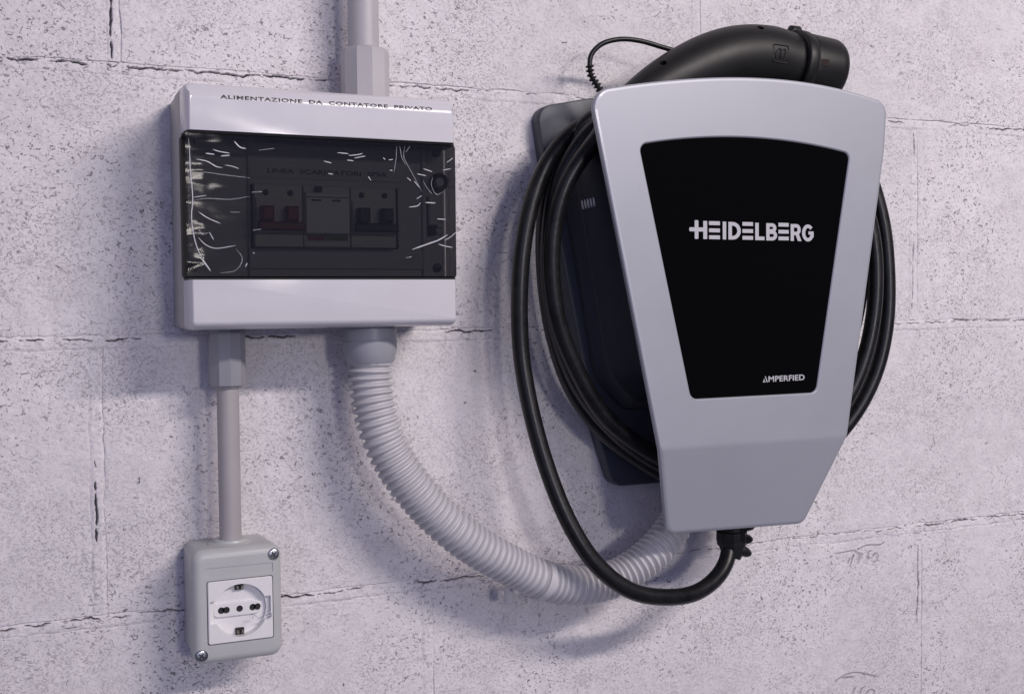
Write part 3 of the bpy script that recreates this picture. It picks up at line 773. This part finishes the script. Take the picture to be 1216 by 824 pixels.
# keep a raised bridge carrying the pin holes across the dish
boolean(ins, [d1, d2, d3])
bm = bmesh.new(); prism(bm, rect(CX - .0190, CX + .0150, CZ - .0052, CZ + .0052, .004), [(0, .0436), (0, .0452), (.0008, .0459)])
bridge = obj('pin_bridge', bm, M['insert'], sock)
hs2 = []
for x, z, r in HP:
    bm = bmesh.new(); disc(bm, x, z, r, [(0, .0441), (0, .0600)], 20); hs2.append(obj('cutter', bm, None))
boolean(bridge, hs2)
for c in holes:
    cm = c.data; bpy.data.objects.remove(c, do_unlink=True); bpy.data.meshes.remove(cm)
for x, z, r in HP:
    bm = bmesh.new(); disc(bm, x, z, r * .985, [(0, .0441), (0, .0446)], 20); obj('pin_hole', bm, M['gap'], sock)
for s in (1, -1):
    bm = bmesh.new(); box(bm, CX - .0030, CX + .0030, .0440, .0468, CZ + s * .0162 - .0022, CZ + s * .0162 + .0022, .0006); e = obj('earth_contact', bm, M['gap'], sock)
    for dx in (-.0016, .0016):
        bm = bmesh.new(); box(bm, CX + dx - .0009, CX + dx + .0009, .0468, .0486, CZ + s * .0162 - .0012, CZ + s * .0162 + .0012, .0004); obj('contact_spring', bm, M['brass'], e)
for x, z, a in ((-.2141, 1.2374, .5), (-.2666, 1.1694, .9)):
    bm = bmesh.new()
    disc(bm, x, z, .0041, [(0, .0466), (0, .0484), (.0006, .0490), (.0016, .0492)], 24)
    s_ = obj('cover_screw', bm, M['steel'], sock)
    for q in (0, 1):
        a_ = a + q * math.pi / 2; c_, s2 = math.cos(a_), math.sin(a_)
        L_, T_ = .0024, .00048
        pts = [(x + u * c_ - v * s2, z + u * s2 + v * c_) for u, v in ((-L_, -T_), (L_, -T_), (L_, T_), (-L_, T_))]
        bm = bmesh.new(); prism(bm, pts, [(0, .0488), (0, .04935 + q * .00003)]); obj('screw_slot', bm, M['gap'], s_, False)

for pts in [[(-0.2309, 0.0514, 1.1922), (-0.2291, 0.0514, 1.195), (-0.2267, 0.0514, 1.1932)], [(-0.2248, 0.0514, 1.1906), (-0.2229, 0.0514, 1.1918), (-0.2207, 0.0514, 1.1923)], [(-0.2208, 0.0514, 1.1949), (-0.2176, 0.0514, 1.196), (-0.2167, 0.0514, 1.1925), (-0.22, 0.0514, 1.1912)], [(-0.2196, 0.0514, 1.1938), (-0.2183, 0.0514, 1.1934), (-0.2174, 0.0514, 1.194)]]:                               # pale strokes painting the glints of a film scrap on the socket face
    p, _ = spline(xyz(pts), .0004)
    bm = bmesh.new(); tube(bm, p, .00038 * np.clip(np.sin(np.linspace(.3, math.pi - .3, len(p))) * 1.6, .3, 1), 8, squash=.8)
    obj('scrap_glint', bm, M['crease_glint'][2], sock)

# ------------------------------------------------------------------ wallbox charger
wb = empty('wallbox_charger', (.163, 0, 1.26), 'silver and black wallbox car charger with its lettered front shield', 'car charger')
bk = fillet([(.0180, 1.5800, .014), (.0687, 1.5905, .06), (.1630, 1.5950, .1), (.2573, 1.5905, .06), (.3080, 1.5800, .014), (.3028, 1.5404, .03), (.2564, 1.3125, .03), (.2381, 1.2590, .013), (.0879, 1.2596, .013), (.0696, 1.3125, .03), (.0232, 1.5404, .03)], 7)
bm = bmesh.new(); prism(bm, bk, [(0.001, 0), (0.0, .002), (0, .0135), (.0008, .0148), (.0022, .0152)]); obj('back_plate', bm, M['backp'], wb)
# winding drum behind the shield
dr = fillet([(.0430, 1.5500, .02), (.1630, 1.5620, .1), (.2830, 1.5500, .02), (.2486, 1.3600, .03), (.2260, 1.3350, .012), (.1000, 1.3350, .012), (.0774, 1.3600, .03)], 7)
bm = bmesh.new(); prism(bm, dr, [(-.010, .0140), (-.0085, .0200), (-.001, .0262), (0, .0290), (.002, .098)]); drum = obj('winding_drum', bm, M['navy'], wb)
def flank(z): return .0430 + (1.5500 - z) / (1.5500 - 1.3180) * (.0850 - .0430)
for k in range(5):
    d_ = .0300 + k * .0048
    z_ = 1.4990 + k * .0002
    bm = bmesh.new()
    x_ = flank(z_) + .0002
    q = []
    vs_ = []
    for (u, v) in [(.0010 * math.cos(t), .0038 * math.sin(t)) for t in np.linspace(0, 2 * math.pi, 14, endpoint=False)]:
        vs_.append(bm.verts.new((flank(z_ + v) + (d_ - .029) / .069 * .002 - .0007, -(d_ + u), z_ + v)))
        q.append(bm.verts.new((flank(z_ + v) + .004, -(d_ + u), z_ + v)))
    bm.faces.new(vs_); bm.faces.new(q[::-1])
    for i in range(14): bm.faces.new((vs_[i - 1], vs_[i], q[i], q[i - 1]))
    obj('vent_slot', bm, M['slit'], wb, False)
# front shield: cut-out for the display, lower part folded back
PL = [(0.0193, 1.5823, 0.011), (0.086, 1.5914, 0.25), (0.157, 1.5983, 0.25), (0.224, 1.5982, 0.2), (0.308, 1.5853, 0.011), (0.3053, 1.5449, 0.02), (0.2655, 1.3029, 0.02), (0.2305, 1.228, 0.009), (0.0943, 1.231, 0.009), (0.0797, 1.301, 0.02)]
PN = [(0.0626, 1.5401, 0.007), (0.1171, 1.546, 0.15), (0.1572, 1.5493, 0.2), (0.2158, 1.5493, 0.15), (0.2675, 1.5419, 0.007), (0.2321, 1.3409, 0.007), (0.109, 1.3405, 0.007)]
def crown(pts, x0, x1, n):                        # smooth top edge through measured points
    c = np.polyfit([p[0] for p in pts], [p[1] for p in pts], 3 if len(pts) > 4 else 2)
    return [(float(x), float(np.polyval(c, x)), 0.0) for x in np.linspace(x0, x1, n)]
ct = crown([(.0374, 1.5815), (.0633, 1.5872), (.1489, 1.5971), (.2240, 1.5982), (.2769, 1.5933), (.2980, 1.5882)], .0196, .3085, 34)
PL = [(ct[0][0], ct[0][1], .017)] + ct[4:-3] + [(ct[-1][0], ct[-1][1], .012)] + PL[5:]
cp_ = crown([(.0737, 1.5418), (.1481, 1.5489), (.2146, 1.5488), (.2600, 1.5424)], PN[0][0], PN[4][0], 26)
PN = [(cp_[0][0], cp_[0][1], .006)] + cp_[2:-2] + [(cp_[-1][0], cp_[-1][1], .006)] + PN[5:]
pl = ccw(fillet(PL, 9)); pn = ccw(fillet(PN, 8))
ZC, FD, FT = 1.3020, .105, .0055
def build_shield():
    bm = bmesh.new()
    def loop(o, ins, d):
        q = inset(o, ins) if ins else o
        return [bm.verts.new((x, -d, z)) for x, z in q]
    def bridge(a, b):
        n = len(a)
        for i in range(n): bm.faces.new((a[i], a[(i + 1) % n], b[(i + 1) % n], b[i]))
    outer = [loop(pl, .0012, FD - FT), loop(pl, .0, FD - FT + .0012), loop(pl, 0, FD - .0022), loop(pl, .0004, FD - .0011), loop(pl, .0013, FD - .0004), loop(pl, .0030, FD)]
    inner = [loop(pn, -.0012, FD), loop(pn, -.0006, FD - .0003), loop(pn, 0, FD - .0011), loop(pn, .0, FD - FT)]
    for a, b in zip(outer, outer[1:]): bridge(a, b)
    for a, b in zip(inner, inner[1:]): bridge(b, a)
    bm.edges.ensure_lookup_table()
    def edges(r): return [bm.edges.get((r[i], r[(i + 1) % len(r)])) or bm.edges.new((r[i], r[(i + 1) % len(r)])) for i in range(len(r))]
    bmesh.ops.triangle_fill(bm, edges=edges(outer[-1]) + edges(inner[0]), use_beauty=True)
    bmesh.ops.triangle_fill(bm, edges=edges(outer[0]) + edges(inner[-1]), use_beauty=True)
    for dz in (.0022, .0011, 0, -.0011, -.0022):
        bmesh.ops.bisect_plane(bm, geom=bm.verts[:] + bm.edges[:] + bm.faces[:], plane_co=(0, 0, ZC + dz), plane_no=(0, 0, 1))
    for v in bm.verts:                            # fold
        t = ZC - v.co.z
        k = 0 if t < -.0022 else (t + .0022) ** 2 / .0088 if t < .0022 else t
        v.co.y += k * math.tan(math.radians(11))
    return bm
sh = obj('front_shield', build_shield(), M['silver'], wb, angle=28)
for f in sh.data.polygons:                        # the sheet itself is flat, only its pressed edges are round
    if abs(f.normal.y) > .97: f.use_smooth = False
bm = bmesh.new(); prism(bm, inset(pn, .00025), [(0, FD - FT), (0, FD - .0013), (.0004, FD - .0010)]); disp = obj('display_panel', bm, M['glass'], wb)
PD = FD - .0010

# wordmark, stroke by stroke, in upright strokes and split bars
(LX0, LZT), (LX1, LZT2), (_, LZB) = ((0.113, 1.482), (0.2296, 1.483), (0.113, 1.4674))
Hh = LZT - LZB
def word():
    bm = bmesh.new()
    sl = (LZT2 - LZT) / (LX1 - LX0)
    W = LX1 - LX0
    # letter cells measured along the word (0..1)
    px = lambda v: LX0 + (v - 150) / (1075 - 150) * W
    pz = lambda v, x: LZB + (268 - v) / (268 - 135) * Hh + 0 * x
    lift = [PD + .0002]
    def poly(pts):
        lift[0] += .00001
        prism(bm, pts, [(0, PD - .0002), (0, lift[0])])
    def bar(x0, x1, y0, y1, r=.0):
        poly(fillet([(px(x0), pz(y1, 0), r), (px(x1), pz(y1, 0), r), (px(x1), pz(y0, 0), r), (px(x0), pz(y0, 0), r)], 3))
    R_ = .0009
    bar(150, 178, 131, 266, R_); bar(214, 243, 135, 266, R_ * .4); bar(110, 232, 183, 212, R_)        # H with the reaching crossbar
    for x0 in (257, 511, 793):                                                                        # three-bar E
        for y0, y1 in ((136, 164), (188, 216), (238, 266)): bar(x0, x0 + 82, y0, y1)
    bar(360, 386, 137, 267)                                                                           # I
    def ring(outer, inner_):
        # outline pairs -> letter bowl, bridged as quads
        n = len(outer); lift[0] += .00001
        f0 = [bm.verts.new((px(x), -lift[0], pz(y, 0))) for x, y in outer]
        f1 = [bm.verts.new((px(x), -lift[0], pz(y, 0))) for x, y in inner_]
        b0 = [bm.verts.new((px(x), -(PD - .0002), pz(y, 0))) for x, y in outer]
        b1 = [bm.verts.new((px(x), -(PD - .0002), pz(y, 0))) for x, y in inner_]
        for i in range(n - 1):
            bm.faces.new((f0[i], f0[i + 1], f1[i + 1], f1[i]))
            bm.faces.new((f0[i], b0[i], b0[i + 1], f0[i + 1])); bm.faces.new((f1[i], f1[i + 1], b1[i + 1], b1[i]))
    def bowl(x0, xc, y0, y1, rx, t, n=14):
        """D-shaped bowl: straight top and bottom strokes to xc, then a half ellipse"""
        yc = (y0 + y1) / 2; ry = (y1 - y0) / 2
        o = [(x0, y0)] + [(xc + rx * math.sin(a), yc - ry * math.cos(a)) for a in np.linspace(0, math.pi, n)] + [(x0, y1)]
        i = [(x0, y0 + t)] + [(xc + (rx - t) * math.sin(a), yc - (ry - t) * math.cos(a)) for a in np.linspace(0, math.pi, n)] + [(x0, y1 - t)]
        ring(o, i)
    bar(403, 430, 138, 267); bowl(429, 436, 138, 267, 62, 27)                                         # D
    bar(610, 637, 140, 268); bar(636, 682, 241, 268)                                                  # L
    bar(696, 722, 141, 269); bowl(721, 742, 141, 211, 34, 26); bowl(721, 744, 194, 269, 38, 26)       # B
    bar(890, 916, 143, 270); bowl(915, 938, 143, 226, 33, 26)                                         # R
    poly([(px(928), pz(218, 0)), (px(954), pz(214, 0)), (px(978), pz(270, 0)), (px(948), pz(270, 0))])
    gx, gy, grx, gry = 1030, 208, 48, 64                                                              # G
    aa = np.linspace(math.radians(-40), math.radians(-352), 28)
    ring([(gx + grx * math.cos(a), gy + gry * math.sin(a)) for a in aa], [(gx + (grx - 26) * math.cos(a), gy + (gry - 26) * math.sin(a)) for a in aa])
    bar(1034, 1076, 196, 220); bar(1051, 1076, 210, 240)
    return bm
obj('wordmark', word(), M['print'], wb, False)
lettering('maker_lettering', 'MPERFIED', .1838, .2205, 1.3515, .0047, PD, M['print'], wb, .008, .020, 1.02)
bm = bmesh.new()
prism(bm, [(.1803, 1.3562), (.1812, 1.3562), (.1832, 1.3514), (.1821, 1.3514)], [(0, PD - .0002), (0, PD + .0003)])
prism(bm, [(.1796, 1.3545), (.1801, 1.3536), (.1792, 1.3514), (.1783, 1.3514)], [(0, PD - .0002), (0, PD + .0003)])
prism(bm, [(.1796, 1.3524), (.1806, 1.3524), (.1810, 1.3514), (.1793, 1.3514)], [(0, PD - .0002), (0, PD + .0003)])
obj('maker_initial', bm, M['print'], wb, False)

# ------------------------------------------------------------------ charging cable with its plug
cable = empty('charging_cable', (.163, -.05, 1.20), 'thick black charging cable coiled round the wallbox with a black plug on top', 'charging cable')
cp, _ = spline(xyz([(0.1811, 0.052, 1.2417), (0.181, 0.052, 1.2124), (0.1789, 0.055, 1.2014), (0.1654, 0.062, 1.1867), (0.1351, 0.072, 1.1756), (0.099, 0.08, 1.1773), (0.0642, 0.083, 1.1873), (0.0354, 0.08, 1.2107), (0.0154, 0.073, 1.2442), (0.0016, 0.064, 1.2848), (-0.0088, 0.056, 1.3314), (-0.0144, 0.05, 1.3781), (-0.0154, 0.05, 1.4248), (-0.0112, 0.05, 1.4681), (0.0004, 0.048, 1.5085), (0.0197, 0.046, 1.5409), (0.0515, 0.044, 1.5665), (0.1096, 0.04, 1.585), (0.1855, 0.04, 1.594), (0.2663, 0.04, 1.5901), (0.3264, 0.042, 1.5574), (0.3507, 0.048, 1.5), (0.3561, 0.052, 1.4458), (0.3525, 0.054, 1.3917), (0.3378, 0.054, 1.3457), (0.3085, 0.052, 1.3045), (0.2613, 0.046, 1.2685), (0.2019, 0.04, 1.2516), (0.1449, 0.034, 1.2631), (0.1058, 0.032, 1.2822), (0.0677, 0.032, 1.3109), (0.0398, 0.033, 1.3454), (0.0234, 0.034, 1.3869), (0.0149, 0.035, 1.4317), (0.0129, 0.037, 1.4759), (0.0171, 0.04, 1.5118), (0.0298, 0.044, 1.5416), (0.0546, 0.05, 1.5699), (0.1105, 0.052, 1.5776), (0.1772, 0.052, 1.5858), (0.2539, 0.05, 1.5819), (0.2976, 0.05, 1.5438), (0.3206, 0.05, 1.4916), (0.3265, 0.05, 1.4305), (0.3091, 0.05, 1.3694), (0.2825, 0.05, 1.3209), (0.2459, 0.048, 1.2886), (0.1889, 0.046, 1.2697), (0.139, 0.046, 1.2731), (0.1015, 0.045, 1.289), (0.0678, 0.045, 1.3157), (0.0398, 0.045, 1.3489), (0.0213, 0.046, 1.3906), (0.0121, 0.047, 1.4348), (0.0119, 0.05, 1.4798), (0.0174, 0.053, 1.5105), (0.0305, 0.056, 1.5375), (0.0533, 0.058, 1.5618), (0.1093, 0.054, 1.5758), (0.1752, 0.055, 1.5823), (0.2508, 0.054, 1.5782), (0.2985, 0.058, 1.5429), (0.3239, 0.064, 1.4906), (0.329, 0.067, 1.4302), (0.3167, 0.068, 1.3699), (0.2884, 0.068, 1.322), (0.2396, 0.068, 1.2911), (0.1807, 0.064, 1.2754), (0.1237, 0.061, 1.2824), (0.0884, 0.059, 1.2998), (0.056, 0.058, 1.3257), (0.0332, 0.058, 1.3595), (0.0149, 0.059, 1.4004), (0.0076, 0.061, 1.4432), (0.0095, 0.064, 1.4828), (0.0174, 0.068, 1.5117), (0.0314, 0.07, 1.5332), (0.0477, 0.068, 1.5514), (0.0629, 0.063, 1.5717), (0.0779, 0.06, 1.5826)]), .004)
cp[:, :3] = smooth_path(cp[:, :3], 6)
bm = bmesh.new(); tube(bm, cp, .0069, 20); obj('cable', bm, M['rubber'], cable, angle=80)
# strain relief under the shield
g0 = np.array(cp[0][:3]);
gx, gy = .1835, -.052
gnut = empty('cable_gland', (0, 0, 0), None, None); gnut.parent = cable; gnut.location = -Vector(cable.location)
bm = bmesh.new(); lathe(bm, gx, .052, [(.0105, 1.2065), (.0125, 1.2075), (.0132, 1.2120), (.0132, 1.2190), (.0118, 1.2200), (.0118, 1.2700)], 14); obj('gland_nut', bm, M['plug'], gnut, angle=22)
for k, (zz, ln, dz) in enumerate(((1.2235, .0190, .0), (1.2135, .0165, -.002), (1.2050, .0150, -.006))):
    bm = bmesh.new(); tube(bm, [(gx - .004, -.056, zz), (gx + .006, -.058, zz + dz * .3), (gx + ln - .003, -.058, zz + dz * .8), (gx + ln, -.058, zz + dz)], [.0050, .0052, .0040, .0022], 12); obj('gland_claw', bm, M['plug'], gnut)
q = spline(xyz([(.1835, .0525, 1.2080), (.1830, .0530, 1.2020), (.1815, .0532, 1.1965)]), .001)[0]
bm = bmesh.new(); tube(bm, q, np.linspace(.0118, .0085, len(q)), 14); obj('gland_sleeve', bm, M['plug'], gnut, angle=30)

plug = empty('plug', (0, 0, 0), None, None); plug.parent = cable; plug.location = -Vector(cable.location)
pc, _ = spline(xyz([(0.0488, 0.066, 1.5518, 0.0075), (0.0629, 0.063, 1.5663, 0.01), (0.0791, 0.062, 1.5796, 0.0135), (0.1035, 0.061, 1.5922, 0.0195), (0.14, 0.06, 1.6101, 0.0238), (0.1702, 0.06, 1.6214, 0.0256), (0.1933, 0.06, 1.626, 0.0262), (0.2168, 0.06, 1.6271, 0.0262), (0.2327, 0.06, 1.6248, 0.0258), (0.2426, 0.06, 1.6233, 0.0256)]), .002)
bm = bmesh.new(); tube(bm, pc[:, :3], pc[:, 3], 36, squash=.92); handle = obj('plug_handle', bm, M['plug'], plug, angle=60)
(h0x, h0d, h0z), (h1x, h1d, h1z) = [(0.239, 0.06, 1.6231), (0.2846, 0.06, 1.6191)]
def along(t, off=0): return (h0x + (h1x - h0x) * t, -(h0d + (h1d - h0d) * t), h0z + (h1z - h0z) * t + off)
def headtube(ts, rs, name, n=44):
    bm = bmesh.new(); tube(bm, [along(t) for t in ts], rs, n); return obj(name, bm, M['plug'], plug, angle=50)
headtube([.00, .015, .04, .20, .23, .24], [.0264, .0288, .0294, .0294, .0288, .0268], 'plug_collar')
headtube([.21, .26, .30, .80, .90, .965, .995, 1.0], [.0264, .0281, .0283, .0281, .0278, .0264, .0235, .0200], 'plug_head')
# raised thumb ridge on the collar and the snap ridge on the head
rx, rz = along(.14)[0], along(.14)[2]
bm = bmesh.new(); tube(bm, [along(.00, .0264), along(.05, .0284), along(.20, .0290), along(.28, .0274)], [.003, .0050, .0050, .003], 12); obj('thumb_ridge', bm, M['plug'], plug)
SP = [(0.1983, 0.071, 1.6475), (0.1044, 0.078, 1.6116), (0.2561, 0.087, 1.6199), (0.2121, 0.086, 1.6259)]
pcx = pc[:, :3]; pcr = pc[:, 3]
def handle_surface(x, z):
    i = int(np.argmin((pcx[:, 0] - x) ** 2 + (pcx[:, 2] - z) ** 2))
    dz = math.hypot(x - pcx[i, 0], z - pcx[i, 2])
    return -pcx[i, 1] + .92 * math.sqrt(max(pcr[i] ** 2 - dz ** 2, 1e-8))
cut = []
for x, d_, z in SP[:2]:                            # countersunk screw holes, sunk along the surface normal
    i = int(np.argmin((pcx[:, 0] - x) ** 2 + (pcx[:, 2] - z) ** 2))
    p_ = np.array((x, -handle_surface(x, z), z)); c_ = pcx[i].copy()
    nrm_ = p_ - c_; nrm_ /= np.linalg.norm(nrm_)
    bm = bmesh.new(); tube(bm, [p_ - nrm_ * .0050, p_ + nrm_ * .004], .0030, 20); cut.append(obj('cutter', bm, M['gap']))
    bm = bmesh.new(); tube(bm, [p_ - nrm_ * .0049, p_ - nrm_ * .0035], .0029, 20); obj('screw_head', bm, M['gap'], plug)
boolean(handle, cut)
x, d_, z = SP[2]
ds = .06 + math.sqrt(max(.0281 ** 2 - (z - 1.6205) ** 2, 0))
bm = bmesh.new(); box(bm, x - .0048, x + .0030, ds - .004, ds + .0003, z - .0030, z + .0026); obj('latch_window', bm, M['pin'], plug)
# embossed emblem: rounded frame with two slanted strokes
ex, ez = SP[3][0], SP[3][2]
def emboss(pts, r=.00055):
    p = [(a, -(handle_surface(a, c) + .0001), c) for a, c in pts]
    bm = bmesh.new(); tube(bm, p, r, 6); return bm
fr = fillet([(ex - .0078, ez - .0075, .0012), (ex + .0075, ez - .0085, .0012), (ex + .0078, ez + .0058, .0012), (ex - .0072, ez + .0062, .0012)], 4)
obj('emblem_frame', emboss(fr + fr[:1]), M['plug'], plug)
for s in ([(-.0048, -.0050), (-.0052, -.0005), (-.0020, .0026), (-.0002, .0030), (-.0018, -.0050)], [(.0004, -.0052), (.0000, -.0010), (.0020, .0024), (.0046, .0024), (.0030, -.0054)]):
    p, _ = spline([(ex + a, 0, ez + c) for a, c in s], .0008)
    obj('emblem_stroke', emboss([(v[0], v[2]) for v in p], .0006), M['plug'], plug)
t1, _ = spline(xyz([(0.1301, 0.055, 1.6256), (0.1137, 0.054, 1.6287), (0.0948, 0.052, 1.6324), (0.0769, 0.05, 1.6327), (0.0608, 0.048, 1.6277), (0.0519, 0.047, 1.6184), (0.0503, 0.047, 1.6087)]), .0015)
bm = bmesh.new(); tube(bm, t1, .0021, 12); obj('tether_cord', bm, M['rubber'], plug)
t2, s2_ = spline(xyz([(0.0503, 0.047, 1.6101), (0.0518, 0.047, 1.6021), (0.0564, 0.047, 1.5956), (0.0625, 0.047, 1.5878), (0.0719, 0.047, 1.5802)]), .0004)
bm = bmesh.new(); tube(bm, t2, .0026 + .0009 * np.clip(np.sin(s2_ / .0034 * 2 * math.pi) * 1.6, -1, 1), 14); obj('tether_boot', bm, M['plug'], plug, angle=80)
